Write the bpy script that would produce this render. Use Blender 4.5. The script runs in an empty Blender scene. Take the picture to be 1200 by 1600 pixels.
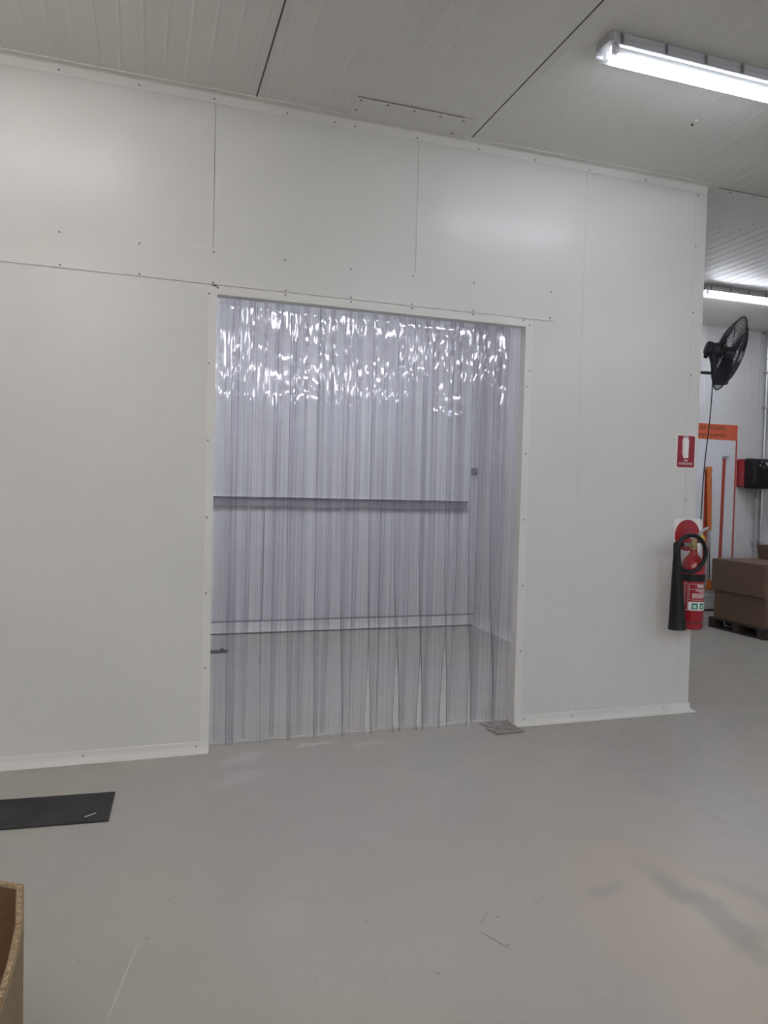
import bpy, math, random
from mathutils import Vector, Matrix, noise

random.seed(7)
scene = bpy.context.scene
col = scene.collection

# ------------------------------------------------------------------ camera
F_PX = 1153.47
CAM = Vector((-0.38278, -4.20767, 1.5))
YAW, PITCH, ROLL = 0.318609, -0.0303567, 0.0256644
def make_camera():
    cy, sy, cp, sp = math.cos(YAW), math.sin(YAW), math.cos(PITCH), math.sin(PITCH)
    f = Vector((sy * cp, cy * cp, sp)); r = Vector((cy, -sy, 0)); u = r.cross(f)
    c, s = math.cos(ROLL), math.sin(ROLL)
    r2 = c * r + s * u; u2 = -s * r + c * u
    m = Matrix(((r2.x, u2.x, -f.x, CAM.x), (r2.y, u2.y, -f.y, CAM.y), (r2.z, u2.z, -f.z, CAM.z), (0, 0, 0, 1)))
    cd = bpy.data.cameras.new('camera'); cd.sensor_fit = 'VERTICAL'
    cd.sensor_height = 36.0; cd.lens = 36.0 * F_PX / 1600.0
    cd.clip_start = 0.05; cd.clip_end = 100
    o = bpy.data.objects.new('camera', cd); col.objects.link(o); o.matrix_world = m
    scene.camera = o
make_camera()

# ------------------------------------------------------------------ world, exposure
world = bpy.data.worlds.new('world'); scene.world = world
world.use_nodes = True
world.node_tree.nodes['Background'].inputs[0].default_value = (0.6, 0.62, 0.66, 1)
world.node_tree.nodes['Background'].inputs[1].default_value = 0.02
scene.view_settings.view_transform = 'Standard'
scene.view_settings.look = 'None'
scene.view_settings.gamma = 1.0
scene.view_settings.use_curve_mapping = False
scene.view_settings.exposure = 1.40
scene.cycles.transparent_max_bounces = 40
scene.cycles.max_bounces = 7
scene.cycles.diffuse_bounces = 4
scene.cycles.glossy_bounces = 3
TUBE_POWER = 42.0
TUBE_COOL = (0.93, 0.97, 1.06)
TUBE_WARM = (1.0, 0.97, 0.935)

# ------------------------------------------------------------------ room sizes (metres)
H = 3.645            # ceiling
BACK = 3.35          # back wall
DW, DH = 1.921, 2.556  # doorway
WT = 0.06            # front wall thickness at the doorway
XC = 3.285           # right corner of the partition
X0, X1, Y0 = -5.6, 8.4, -12.0

# ------------------------------------------------------------------ materials
def new_mat(name):
    m = bpy.data.materials.new(name); m.use_nodes = True
    nt = m.node_tree
    b = nt.nodes['Principled BSDF']
    return m, nt, b
def N(nt, t, **kw):
    n = nt.nodes.new(t)
    for k, v in kw.items():
        if k.startswith('i_'):
            n.inputs[k[2:].replace('_', ' ')].default_value = v
        else:
            setattr(n, k, v)
    return n
def L(nt, a, ao, b, bi): nt.links.new(a.outputs[ao], b.inputs[bi])
def simple(name, rgb, rough=0.5, metal=0.0, var=0.0, scale=20.0, bump=0.0, bscale=60.0, spec=0.5, coat=0.0):
    m, nt, b = new_mat(name)
    b.inputs['Base Color'].default_value = (*rgb, 1)
    b.inputs['Roughness'].default_value = rough
    b.inputs['Metallic'].default_value = metal
    b.inputs['Specular IOR Level'].default_value = spec
    b.inputs['Coat Weight'].default_value = coat
    tc = N(nt, 'ShaderNodeTexCoord')
    if var > 0:
        nz = N(nt, 'ShaderNodeTexNoise', i_Scale=scale, i_Detail=5.0)
        L(nt, tc, 'Object', nz, 'Vector')
        mp = N(nt, 'ShaderNodeMapRange'); L(nt, nz, 'Fac', mp, 'Value')
        mp.inputs['From Min'].default_value = 0.3; mp.inputs['From Max'].default_value = 0.7
        mp.inputs['To Min'].default_value = 1 - var; mp.inputs['To Max'].default_value = 1 + var
        mx = N(nt, 'ShaderNodeMix', data_type='RGBA', blend_type='MULTIPLY')
        mx.inputs[0].default_value = 1.0; mx.inputs[6].default_value = (*rgb, 1)
        L(nt, mp, 'Result', mx, 7); L(nt, mx, 2, b, 'Base Color')
    if bump > 0:
        nb = N(nt, 'ShaderNodeTexNoise', i_Scale=bscale, i_Detail=3.0)
        L(nt, tc, 'Object', nb, 'Vector')
        bp = N(nt, 'ShaderNodeBump', i_Strength=bump, i_Distance=0.01)
        L(nt, nb, 'Fac', bp, 'Height'); L(nt, bp, 'Normal', b, 'Normal')
    return m
def emit(name, rgb, s):
    m, nt, b = new_mat(name)
    b.inputs['Base Color'].default_value = (0.9, 0.9, 0.9, 1)
    b.inputs['Emission Color'].default_value = (*rgb, 1)
    b.inputs['Emission Strength'].default_value = s
    return m
def pvc(name, tint, haze, gloss_rough=0.03):
    m = bpy.data.materials.new(name); m.use_nodes = True
    nt = m.node_tree; nt.nodes.clear()
    out = N(nt, 'ShaderNodeOutputMaterial')
    geo = N(nt, 'ShaderNodeNewGeometry')
    ior = N(nt, 'ShaderNodeMapRange'); L(nt, geo, 'Backfacing', ior, 'Value')
    ior.inputs['To Min'].default_value = 1.5; ior.inputs['To Max'].default_value = 1 / 1.5
    fr = N(nt, 'ShaderNodeFresnel'); L(nt, ior, 'Result', fr, 'IOR')
    tr = N(nt, 'ShaderNodeBsdfTransparent'); tr.inputs[0].default_value = (*tint, 1)
    tc = N(nt, 'ShaderNodeTexCoord')
    mp = N(nt, 'ShaderNodeMapping'); mp.inputs['Scale'].default_value = (150, 4, 0.35); L(nt, tc, 'Object', mp, 'Vector')
    st = N(nt, 'ShaderNodeTexNoise', i_Scale=1.0, i_Detail=3.0, i_Roughness=0.6); L(nt, mp, 'Vector', st, 'Vector')
    sr = N(nt, 'ShaderNodeValToRGB'); L(nt, st, 'Fac', sr, 'Fac'); e = sr.color_ramp.elements
    e[0].position = .30; e[0].color = (tint[0] * .90, tint[1] * .90, tint[2] * .91, 1)
    e[1].position = .50; e[1].color = (*tint, 1)
    L(nt, sr, 'Color', tr, 0)
    mp2 = N(nt, 'ShaderNodeMapping'); mp2.inputs['Scale'].default_value = (95, 4, 0.5); L(nt, tc, 'Object', mp2, 'Vector')
    sn = N(nt, 'ShaderNodeTexNoise', i_Scale=1.0, i_Detail=2.0); L(nt, mp2, 'Vector', sn, 'Vector')
    bp = N(nt, 'ShaderNodeBump', i_Strength=0.12, i_Distance=0.002); L(nt, sn, 'Fac', bp, 'Height')
    df = N(nt, 'ShaderNodeBsdfDiffuse'); df.inputs[0].default_value = (0.68, 0.67, 0.74, 1)
    tl = N(nt, 'ShaderNodeBsdfTranslucent'); tl.inputs[0].default_value = (0.68, 0.67, 0.74, 1)
    hz = N(nt, 'ShaderNodeMixShader'); hz.inputs[0].default_value = 0.5
    L(nt, df, 0, hz, 1); L(nt, tl, 0, hz, 2)
    body = N(nt, 'ShaderNodeMixShader'); body.inputs[0].default_value = haze
    L(nt, tr, 0, body, 1); L(nt, hz, 0, body, 2)
    gl = N(nt, 'ShaderNodeBsdfGlossy'); gl.inputs['Roughness'].default_value = gloss_rough; L(nt, bp, 'Normal', gl, 'Normal')
    mix = N(nt, 'ShaderNodeMixShader'); L(nt, fr, 0, mix, 0); L(nt, body, 0, mix, 1); L(nt, gl, 0, mix, 2)
    L(nt, mix, 0, out, 'Surface')
    return m

M = {}
def panel_paint(name, rgb, rough, wav=0.12, spec=0.34):
    m, nt, b = new_mat(name)
    tc = N(nt, 'ShaderNodeTexCoord')
    nz = N(nt, 'ShaderNodeTexNoise', i_Scale=1.3, i_Detail=6.0, i_Roughness=0.6); L(nt, tc, 'Object', nz, 'Vector')
    rp = N(nt, 'ShaderNodeValToRGB'); L(nt, nz, 'Fac', rp, 'Fac')
    e = rp.color_ramp.elements
    e[0].position = 0.3; e[0].color = (rgb[0] * 0.96, rgb[1] * 0.965, rgb[2] * 0.96, 1)
    e[1].position = 0.7; e[1].color = (*rgb, 1)
    # scattered small scuffs
    n2 = N(nt, 'ShaderNodeTexNoise', i_Scale=9.0, i_Detail=8.0, i_Roughness=0.75); L(nt, tc, 'Object', n2, 'Vector')
    r2 = N(nt, 'ShaderNodeMapRange'); L(nt, n2, 'Fac', r2, 'Value')
    r2.inputs['From Min'].default_value = 0.715; r2.inputs['From Max'].default_value = 0.76
    r2.inputs['To Min'].default_value = 0.0; r2.inputs['To Max'].default_value = 0.25
    mx = N(nt, 'ShaderNodeMix', data_type='RGBA'); L(nt, r2, 'Result', mx, 0)
    L(nt, rp, 'Color', mx, 6); mx.inputs[7].default_value = (rgb[0] * .5, rgb[1] * .5, rgb[2] * .5, 1)
    L(nt, mx, 2, b, 'Base Color')
    b.inputs['Roughness'].default_value = rough
    b.inputs['Specular IOR Level'].default_value = spec
    nb = N(nt, 'ShaderNodeTexNoise', i_Scale=2.2, i_Detail=1.0); L(nt, tc, 'Object', nb, 'Vector')
    bp = N(nt, 'ShaderNodeBump', i_Strength=wav, i_Distance=0.02); L(nt, nb, 'Fac', bp, 'Height')
    L(nt, bp, 'Normal', b, 'Normal')
    return m
M['panel'] = panel_paint('panel_white_paint', (0.655, 0.648, 0.625), 0.29)
M['trim'] = panel_paint('trim_white_paint', (0.70, 0.69, 0.665), 0.36, 0.03)
M['ceil'] = panel_paint('ceiling_paint', (0.755, 0.745, 0.715), 0.36, 0.05, 0.32)
M['backpanel'] = panel_paint('back_wall_paint', (0.615, 0.615, 0.62), 0.42)
M['joint'] = simple('joint_shadow_sealant', (0.10, 0.10, 0.10), 0.8)
M['screw'] = simple('screw_zinc', (0.22, 0.22, 0.22), 0.45, 0.6)
M['pvc'] = pvc('clear_vinyl', (0.960, 0.957, 0.970), 0.028)
M['pvc_scuffed'] = pvc('scuffed_vinyl_hem', (0.960, 0.957, 0.970), 0.028, 0.13)
M['pvc_edge'] = pvc('vinyl_cut_edge', (0.14, 0.14, 0.19), 0.16, 0.12)
M['steel'] = simple('galvanised_steel', (0.55, 0.56, 0.58), 0.35, 0.9, 0.1, 30)
M['grey_plastic'] = simple('light_grey_housing', (0.42, 0.43, 0.45), 0.5)
M['clip'] = simple('dark_grey_clip', (0.16, 0.165, 0.175), 0.5)
M['white_plastic'] = simple('white_plastic', (0.8, 0.8, 0.8), 0.4)
M['tube_on'] = emit('lit_tube_cool', TUBE_COOL, TUBE_POWER)
M['tube_warm'] = emit('lit_tube_warm', TUBE_WARM, TUBE_POWER)
M['tube_cool_dim'] = emit('dim_tube_cool', TUBE_COOL, TUBE_POWER * .5)  # half strength, set to balance the glow on the doorway wall
M['tube_warm_dim'] = emit('dim_tube_warm', TUBE_WARM, TUBE_POWER * .5)
M['tube_off'] = simple('unlit_tube', (0.8, 0.8, 0.82), 0.2)
M['black_plastic'] = simple('black_plastic', (0.007, 0.007, 0.009), 0.45, spec=0.3)
M['fan'] = simple('fan_dark_paint', (0.03, 0.033, 0.042), 0.4)
M['red_paint'] = simple('red_gloss_paint', (0.30, 0.008, 0.016), 0.22, coat=0.4)
M['red_sign'] = simple('red_sign_print', (0.27, 0.010, 0.030), 0.4)
M['white_sign'] = simple('white_sign_print', (0.80, 0.78, 0.78), 0.4)
M['orange_print'] = simple('orange_print', (0.58, 0.115, 0.05), 0.45)
M['darkred_print'] = simple('red_orange_print', (0.40, 0.055, 0.035), 0.45)
M['orange'] = simple('orange_plastic', (0.60, 0.15, 0.03), 0.4)
M['black_print'] = simple('black_print', (0.03, 0.02, 0.02), 0.5)
M['board'] = simple('white_board', (0.68, 0.70, 0.74), 0.35)
M['brass'] = simple('brass', (0.42, 0.34, 0.16), 0.35, 0.8)
M['chrome'] = simple('chrome', (0.65, 0.65, 0.66), 0.2, 1.0)
M['yellow'] = simple('yellow_tag', (0.55, 0.42, 0.06), 0.5)
M['green_print'] = simple('green_print', (0.02, 0.16, 0.10), 0.5)
M['mint_print'] = simple('pale_green_print', (0.35, 0.62, 0.50), 0.5)
M['pallet'] = simple('dark_pallet_wood', (0.035, 0.022, 0.018), 0.8, 0, 0.3, 40, 0.3)
M['rubber'] = simple('black_rubber', (0.020, 0.020, 0.021), 0.75, 0, 0.5, 6, 0.25, 150)
M['kerb'] = simple('white_kerb', (0.62, 0.61, 0.60), 0.5, 0, 0.1, 8)
M['brown'] = simple('brown_strip', (0.10, 0.045, 0.035), 0.7)
M['rail_grey'] = simple('grey_rail', (0.20, 0.20, 0.22), 0.5, 0, 0.1, 5)
M['dark'] = simple('dark_grey', (0.05, 0.05, 0.055), 0.6)
M['paper'] = simple('white_paper', (0.7, 0.7, 0.7), 0.7)
M['chip'] = simple('raw_board_edge', (0.36, 0.25, 0.14), 0.9, 0, 0.45, 120, 0.8, 180)
M['patch'] = simple('dirty_vinyl_patch', (0.27, 0.24, 0.22), 0.5, 0, 0.45, 22, 0.5, 40)

def card_mat(name, rgb):
    m, nt, b = new_mat(name)
    tc = N(nt, 'ShaderNodeTexCoord')
    mp = N(nt, 'ShaderNodeMapping'); mp.inputs['Scale'].default_value = (3, 3, 40); L(nt, tc, 'Object', mp, 'Vector')
    nz = N(nt, 'ShaderNodeTexNoise', i_Scale=3.0, i_Detail=5.0); L(nt, mp, 'Vector', nz, 'Vector')
    rp = N(nt, 'ShaderNodeValToRGB'); L(nt, nz, 'Fac', rp, 'Fac'); e = rp.color_ramp.elements
    e[0].position = .3; e[0].color = (rgb[0] * .85, rgb[1] * .85, rgb[2] * .85, 1)
    e[1].position = .7; e[1].color = (*rgb, 1)
    L(nt, rp, 'Color', b, 'Base Color'); b.inputs['Roughness'].default_value = 0.8
    return m
M['card'] = card_mat('cardboard', (0.155, 0.098, 0.064))
M['bin_card'] = card_mat('bin_cardboard', (0.27, 0.19, 0.11))
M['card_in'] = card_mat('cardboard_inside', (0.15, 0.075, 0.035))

def diffuser_mat():
    m = bpy.data.materials.new('prismatic_diffuser'); m.use_nodes = True
    nt = m.node_tree; nt.nodes.clear()
    out = N(nt, 'ShaderNodeOutputMaterial')
    tr = N(nt, 'ShaderNodeBsdfTransparent'); tr.inputs[0].default_value = (0.95, 0.95, 0.96, 1)
    tl = N(nt, 'ShaderNodeBsdfTranslucent'); tl.inputs[0].default_value = (0.9, 0.9, 0.92, 1)
    gl = N(nt, 'ShaderNodeBsdfGlossy'); gl.inputs['Roughness'].default_value = 0.15
    a = N(nt, 'ShaderNodeMixShader'); a.inputs[0].default_value = 0.20
    L(nt, tr, 0, a, 1); L(nt, tl, 0, a, 2)
    b = N(nt, 'ShaderNodeMixShader'); b.inputs[0].default_value = 0.06
    L(nt, a, 0, b, 1); L(nt, gl, 0, b, 2); L(nt, b, 0, out, 'Surface')
    return m
M['diffuser'] = diffuser_mat()

def floor_mat():
    m, nt, b = new_mat('grey_epoxy_floor')
    tc = N(nt, 'ShaderNodeTexCoord')
    def noise_n(scale, detail=5.0, rough=0.55):
        n = N(nt, 'ShaderNodeTexNoise', i_Scale=scale, i_Detail=detail, i_Roughness=rough)
        L(nt, tc, 'Object', n, 'Vector'); return n
    def rng(src, a, c, d, e, out='Fac'):
        r = N(nt, 'ShaderNodeMapRange'); r.interpolation_type = 'SMOOTHSTEP'
        L(nt, src, out, r, 'Value')
        for k, v in zip(('From Min', 'From Max', 'To Min', 'To Max'), (a, c, d, e)): r.inputs[k].default_value = v
        return r
    def mixc(fac, a, bcol):
        x = N(nt, 'ShaderNodeMix', data_type='RGBA'); L(nt, fac[0], fac[1], x, 0)
        if isinstance(a, tuple): x.inputs[6].default_value = (*a, 1)
        else: L(nt, a, 2, x, 6)
        x.inputs[7].default_value = (*bcol, 1); return x
    n1 = noise_n(0.55, 3.0); r1 = rng(n1, .35, .65, 0, 1)
    c = mixc((r1, 'Result'), (0.396, 0.372, 0.318), (0.382, 0.366, 0.342))
    n2 = noise_n(4.5, 7.0, .65); r2 = rng(n2, .60, .78, 0, .30)
    c = mixc((r2, 'Result'), c, (0.520, 0.514, 0.501))
    n3 = noise_n(3.1, 7.0, .7); r3 = rng(n3, .62, .80, 0, .35)
    c = mixc((r3, 'Result'), c, (0.273, 0.267, 0.254))
    # distorted coordinates for the stains
    nd = N(nt, 'ShaderNodeTexNoise', i_Scale=3.2, i_Detail=5.0, i_Roughness=0.6); L(nt, tc, 'Object', nd, 'Vector')
    sb = N(nt, 'ShaderNodeVectorMath', operation='SUBTRACT'); L(nt, nd, 'Color', sb, 0); sb.inputs[1].default_value = (.5, .5, .5)
    sc = N(nt, 'ShaderNodeVectorMath', operation='SCALE'); L(nt, sb, 0, sc, 0); sc.inputs['Scale'].default_value = 0.34
    ad = N(nt, 'ShaderNodeVectorMath', operation='ADD'); L(nt, tc, 'Object', ad, 0); L(nt, sc, 0, ad, 1)
    def ellipse(cx, cy, rx, ry, ang, soft, amt):
        s = N(nt, 'ShaderNodeVectorMath', operation='SUBTRACT'); L(nt, ad, 0, s, 0); s.inputs[1].default_value = (cx, cy, 0)
        rot = N(nt, 'ShaderNodeVectorRotate', rotation_type='Z_AXIS'); L(nt, s, 0, rot, 'Vector'); rot.inputs['Angle'].default_value = -ang
        ml = N(nt, 'ShaderNodeVectorMath', operation='MULTIPLY'); L(nt, rot, 0, ml, 0); ml.inputs[1].default_value = (1 / rx, 1 / ry, 0)
        ln = N(nt, 'ShaderNodeVectorMath', operation='LENGTH'); L(nt, ml, 0, ln, 0)
        return rng(ln, 1 - soft, 1 + soft, amt, 0, 'Value')
    S = [  # stains with an outline of their own: dried beige spill, wet streaks, pale scuffs
        (1.47, -2.13, .34, .62, math.radians(-10), .22, .6, (0.436, 0.370, 0.293)),
        (1.60, -2.12, .075, .34, math.radians(3), .5, .7, (0.280, 0.267, 0.234)),
        (1.86, -2.05, .06, .22, math.radians(25), .6, .5, (0.305, 0.286, 0.260)),
        (1.31, -1.87, .07, .055, 0, .5, .5, (0.305, 0.293, 0.280)),
        (2.20, -1.47, .035, .05, 0, .3, .45, (0.325, 0.305, 0.260)),
        (0.19, -.16, .13, .06, .5, .6, .3, (0.611, 0.605, 0.592)),
        (0.11, -.42, .14, .06, .3, .6, .25, (0.585, 0.579, 0.566)),
        (0.94, -.08, .12, .04, .1, .6, .3, (0.598, 0.592, 0.579)),
        (0.62, -.04, .07, .025, .3, .6, .45, (0.676, 0.670, 0.657)),
        (0.10, -1.75, .07, .10, .2, .7, .18, (0.520, 0.514, 0.494)),
    ]
    for (cx, cy, rx, ry, an, so, am, cc) in S:
        e = ellipse(cx, cy, rx, ry, an, so, am); c = mixc((e, 'Result'), c, cc)
    # thin scratches
    def scratch(x0, y0, x1, y1, w, amt, cc, c):
        d = Vector((x1 - x0, y1 - y0, 0)); ln = d.length; an = math.atan2(d.y, d.x)
        s = N(nt, 'ShaderNodeVectorMath', operation='SUBTRACT'); L(nt, tc, 'Object', s, 0); s.inputs[1].default_value = ((x0 + x1) / 2, (y0 + y1) / 2, 0)
        rot = N(nt, 'ShaderNodeVectorRotate', rotation_type='Z_AXIS'); L(nt, s, 0, rot, 'Vector'); rot.inputs['Angle'].default_value = -an
        ml = N(nt, 'ShaderNodeVectorMath', operation='MULTIPLY'); L(nt, rot, 0, ml, 0); ml.inputs[1].default_value = (2 / ln, 1 / w, 0)
        le = N(nt, 'ShaderNodeVectorMath', operation='LENGTH'); L(nt, ml, 0, le, 0)
        return mixc((rng(le, .6, 1.1, amt, 0, 'Value'), 'Result'), c, cc)
    c = scratch(.735, -1.96, .80, -2.10, .004, .8, (0.156, 0.156, 0.150), c)
    c = scratch(-.36, -1.68, -.46, -2.10, .003, .5, (0.598, 0.585, 0.546), c)
    c = scratch(.74, -1.95, .83, -1.86, .006, .4, (0.234, 0.227, 0.215), c)
    # specks of dirt
    n4 = noise_n(28, 2.0, .5); r4 = rng(n4, .735, .765, 0, .75)
    c = mixc((r4, 'Result'), c, (0.169, 0.163, 0.150))
    L(nt, c, 2, b, 'Base Color')
    rr = rng(n2, .3, .7, .34, .50); L(nt, rr, 'Result', b, 'Roughness')
    b.inputs['Specular IOR Level'].default_value = 0.42
    bp = N(nt, 'ShaderNodeBump', i_Strength=0.06, i_Distance=0.01); L(nt, n2, 'Fac', bp, 'Height'); L(nt, bp, 'Normal', b, 'Normal')
    return m
M['floor'] = floor_mat()

# ------------------------------------------------------------------ mesh helpers
def tag(o, label=None, cat=None, group=None, kind=None):
    for k, v in (('label', label), ('category', cat), ('group', group), ('kind', kind)):
        if v: o[k] = v
    return o
def empty(name, loc=(0, 0, 0), rot=None):
    o = bpy.data.objects.new(name, None); col.objects.link(o)
    o.location = loc; o.empty_display_size = 0.1
    if rot is not None: o.rotation_euler = rot
    return o
def frame_of(d):
    d = Vector(d).normalized()
    a = Vector((0, 0, 1)) if abs(d.z) < 0.9 else Vector((1, 0, 0))
    u = d.cross(a).normalized(); v = u.cross(d).normalized()
    return d, u, v
class MB:
    def __init__(s): s.v = []; s.f = []; s.m = []
    def add(s, vs, fs, mi=0):
        o = len(s.v); s.v += [Vector(p) for p in vs]
        for f in fs: s.f.append([i + o for i in f]); s.m.append(mi)
        return s
    def box(s, a, b, mi=0, bev=0.0):
        (x0, y0, z0), (x1, y1, z1) = a, b
        if bev <= 0:
            vs = [(x0, y0, z0), (x1, y0, z0), (x1, y1, z0), (x0, y1, z0), (x0, y0, z1), (x1, y0, z1), (x1, y1, z1), (x0, y1, z1)]
            return s.add(vs, [(0, 3, 2, 1), (4, 5, 6, 7), (0, 1, 5, 4), (1, 2, 6, 5), (2, 3, 7, 6), (3, 0, 4, 7)], mi)
        import bmesh
        bm = bmesh.new(); bmesh.ops.create_cube(bm, size=1.0)
        for v in bm.verts: v.co = Vector(((x0 + x1) / 2 + v.co.x * (x1 - x0), (y0 + y1) / 2 + v.co.y * (y1 - y0), (z0 + z1) / 2 + v.co.z * (z1 - z0)))
        bmesh.ops.bevel(bm, geom=list(bm.edges), offset=bev, segments=2, profile=0.6, affect='EDGES')
        bm.verts.index_update()
        s.add([v.co.copy() for v in bm.verts], [[v.index for v in f.verts] for f in bm.faces], mi); bm.free(); return s
    def prism(s, poly, ax, a, b, mi=0):
        # poly: 2-D outline in the plane across axis ax ('x','y','z')
        def P(q, t): return {'x': (t, q[0], q[1]), 'y': (q[0], t, q[1]), 'z': (q[0], q[1], t)}[ax]
        n = len(poly); vs = [P(q, a) for q in poly] + [P(q, b) for q in poly]
        fs = [tuple(range(n))[::-1], tuple(range(n, 2 * n))] + [(i, (i + 1) % n, n + (i + 1) % n, n + i) for i in range(n)]
        return s.add(vs, fs, mi)
    def cyl(s, a, b, r0, r1=None, n=16, mi=0, caps=True):
        r1 = r0 if r1 is None else r1; a, b = Vector(a), Vector(b); d, u, v = frame_of(b - a)
        vs = []
        for p, r in ((a, r0), (b, r1)):
            for i in range(n):
                t = 2 * math.pi * i / n; vs.append(p + (u * math.cos(t) + v * math.sin(t)) * r)
        fs = [(i, (i + 1) % n, n + (i + 1) % n, n + i) for i in range(n)]
        if caps: fs += [tuple(range(n))[::-1], tuple(range(n, 2 * n))]
        return s.add(vs, fs, mi)
    def tube(s, pts, r, n=8, mi=0, closed=False):
        pts = [Vector(p) for p in pts]; m = len(pts); vs = []
        rr = r if isinstance(r, (list, tuple)) else [r] * m
        up = None
        for i, p in enumerate(pts):
            if closed: d = pts[(i + 1) % m] - pts[i - 1]
            else: d = pts[min(i + 1, m - 1)] - pts[max(i - 1, 0)]
            d.normalize()
            if up is None: _, u, v = frame_of(d)
            else:
                u = (up - d * up.dot(d)).normalized(); v = u.cross(d).normalized()
            up = u
            for k in range(n):
                t = 2 * math.pi * k / n; vs.append(p + (u * math.cos(t) + v * math.sin(t)) * rr[i])
        fs = []
        for i in range(m if closed else m - 1):
            j = (i + 1) % m
            for k in range(n): fs.append((i * n + k, i * n + (k + 1) % n, j * n + (k + 1) % n, j * n + k))
        if not closed: fs += [tuple(range(n))[::-1], tuple((m - 1) * n + k for k in range(n))]
        return s.add(vs, fs, mi)
    def lathe(s, prof, c, ax=(0, 0, 1), n=28, mi=0):
        # prof: (radius, height) along ax from c
        d, u, v = frame_of(ax); c = Vector(c); vs = []
        for r, h in prof:
            for k in range(n):
                t = 2 * math.pi * k / n; vs.append(c + d * h + (u * math.cos(t) + v * math.sin(t)) * r)
        fs = []
        for i in range(len(prof) - 1):
            for k in range(n): fs.append((i * n + k, i * n + (k + 1) % n, (i + 1) * n + (k + 1) % n, (i + 1) * n + k))
        fs += [tuple(range(n))[::-1], tuple((len(prof) - 1) * n + k for k in range(n))]
        return s.add(vs, fs, mi)
    def mesh(s, name, mats, off=Vector((0, 0, 0)), smooth=False):
        import bmesh
        me = bpy.data.meshes.new(name)
        me.from_pydata([tuple(p - off) for p in s.v], [], s.f)
        mats = mats if isinstance(mats, (list, tuple)) else [mats]
        for m in mats: me.materials.append(M[m] if isinstance(m, str) else m)
        me.polygons.foreach_set('material_index', s.m)
        bm = bmesh.new(); bm.from_mesh(me); bmesh.ops.recalc_face_normals(bm, faces=bm.faces); bm.to_mesh(me); bm.free()
        if smooth:
            me.polygons.foreach_set('use_smooth', [True] * len(me.polygons))
            me.set_sharp_from_angle(angle=math.radians(38))
        me.update(); return me
    def build(s, name, mats, parent=None, smooth=False, local=False):
        # vertices are given in world coordinates unless local is set
        if parent is not None and not local: off = world_loc(parent)
        else: off = Vector((0, 0, 0))
        me = s.mesh(name, mats, off, smooth)
        return link(name, me, parent)
def world_loc(o):
    p = Vector((0, 0, 0))
    while o is not None: p += o.location; o = o.parent
    return p
def link(name, me, parent=None, loc=None):
    o = bpy.data.objects.new(name, me); col.objects.link(o)
    if parent is not None: o.parent = parent
    if loc is not None: o.location = loc
    return o
def struct(o): o['kind'] = 'structure'; return o
def copy_tree(o, parent=None):
    c = o.copy(); col.objects.link(c)
    if parent is not None: c.parent = parent
    for ch in list(o.children): copy_tree(ch, c)
    return c
def text_verts(body, size, align='LEFT', depth=0.0008):
    cu = bpy.data.curves.new('lettering', 'FONT'); cu.body = body; cu.size = size
    cu.align_x = align; cu.extrude = depth; cu.resolution_u = 3
    ob = bpy.data.objects.new('lettering_source', cu); col.objects.link(ob)
    dg = bpy.context.evaluated_depsgraph_get()
    me = bpy.data.meshes.new_from_object(ob.evaluated_get(dg))
    vs = [v.co.copy() for v in me.vertices]; fs = [list(p.vertices) for p in me.polygons]
    bpy.data.objects.remove(ob); bpy.data.curves.remove(cu); bpy.data.meshes.remove(me)
    return vs, fs
def wall_text(body, size, x, y, z, mat, parent, align='LEFT', sx=1.0):
    vs, fs = text_verts(body, size, align)
    return MB().add([(x + v.x * sx, y - v.z, z + v.y) for v in vs], fs).build('lettering', mat, parent)

screw_me = MB().lathe([(.0055, 0), (.0055, .0016), (.003, .0028), (.0001, .0028)], (0, 0, 0), (0, -1, 0), 8).mesh('screw', 'screw', smooth=True)
rivet_me = MB().lathe([(.008, 0), (.007, .002), (.0001, .003)], (0, 0, 0), (0, 0, -1), 8).mesh('rivet', 'screw', smooth=True)
def screws(parent, pts, y):
    for (x, z) in pts: link('screw', screw_me, parent, Vector((x, y, z)) - world_loc(parent))

# ------------------------------------------------------------------ floor
fl = MB()
nx, ny = 28, 31
fl.box((X0, Y0, -0.1), (X1, BACK, 0.0))
struct(fl.build('floor', 'floor'))

# ------------------------------------------------------------------ ceiling: ribbed sandwich panels
ceiling = empty('ceiling', (0, 0, H)); struct(ceiling)
def ceiling_panel(w, gap):
    n = 12; pitch = w / n; pts = [(gap / 2, 0.0)]
    for i in range(n):
        c = (i + .5) * pitch
        pts += [(c - .010, 0), (c - .004, -.0016), (c + .004, -.0016), (c + .010, 0)]
    pts += [(w - gap / 2, 0.0), (w - gap / 2, .05), (gap / 2, .05)]
    m = MB()
    v = [(x, Y0, z) for x, z in pts] + [(x, BACK, z) for x, z in pts]
    k = len(pts)
    m.add(v, [(i, i + 1, k + i + 1, k + i) for i in range(k - 1)] + [(k - 1, 0, k, 2 * k - 1)])
    return m.mesh('ceiling_panel', 'ceil')
cp_wide = ceiling_panel(1.3, .007); cp_tight = ceiling_panel(1.3, .0014)
x = 0.19 - 1.3 * 5
while x < X1:
    i = round((x - 0.19) / 1.3)
    link('ceiling_panel', cp_wide if i == 0 else cp_tight, ceiling, Vector((x, 0, 0)))
    x += 1.3
for xx in (0.19, 1.49):
    MB().box((xx - .0045, Y0, H - .0004), (xx + .0045, BACK, H + .02)).build('panel_joint', 'joint', ceiling)
MB().box((X0 - 1.3, Y0 - .1, H + .05), (X1 + 1.3, BACK + .1, H + .12)).build('ceiling_backing', 'joint', ceiling)
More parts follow.
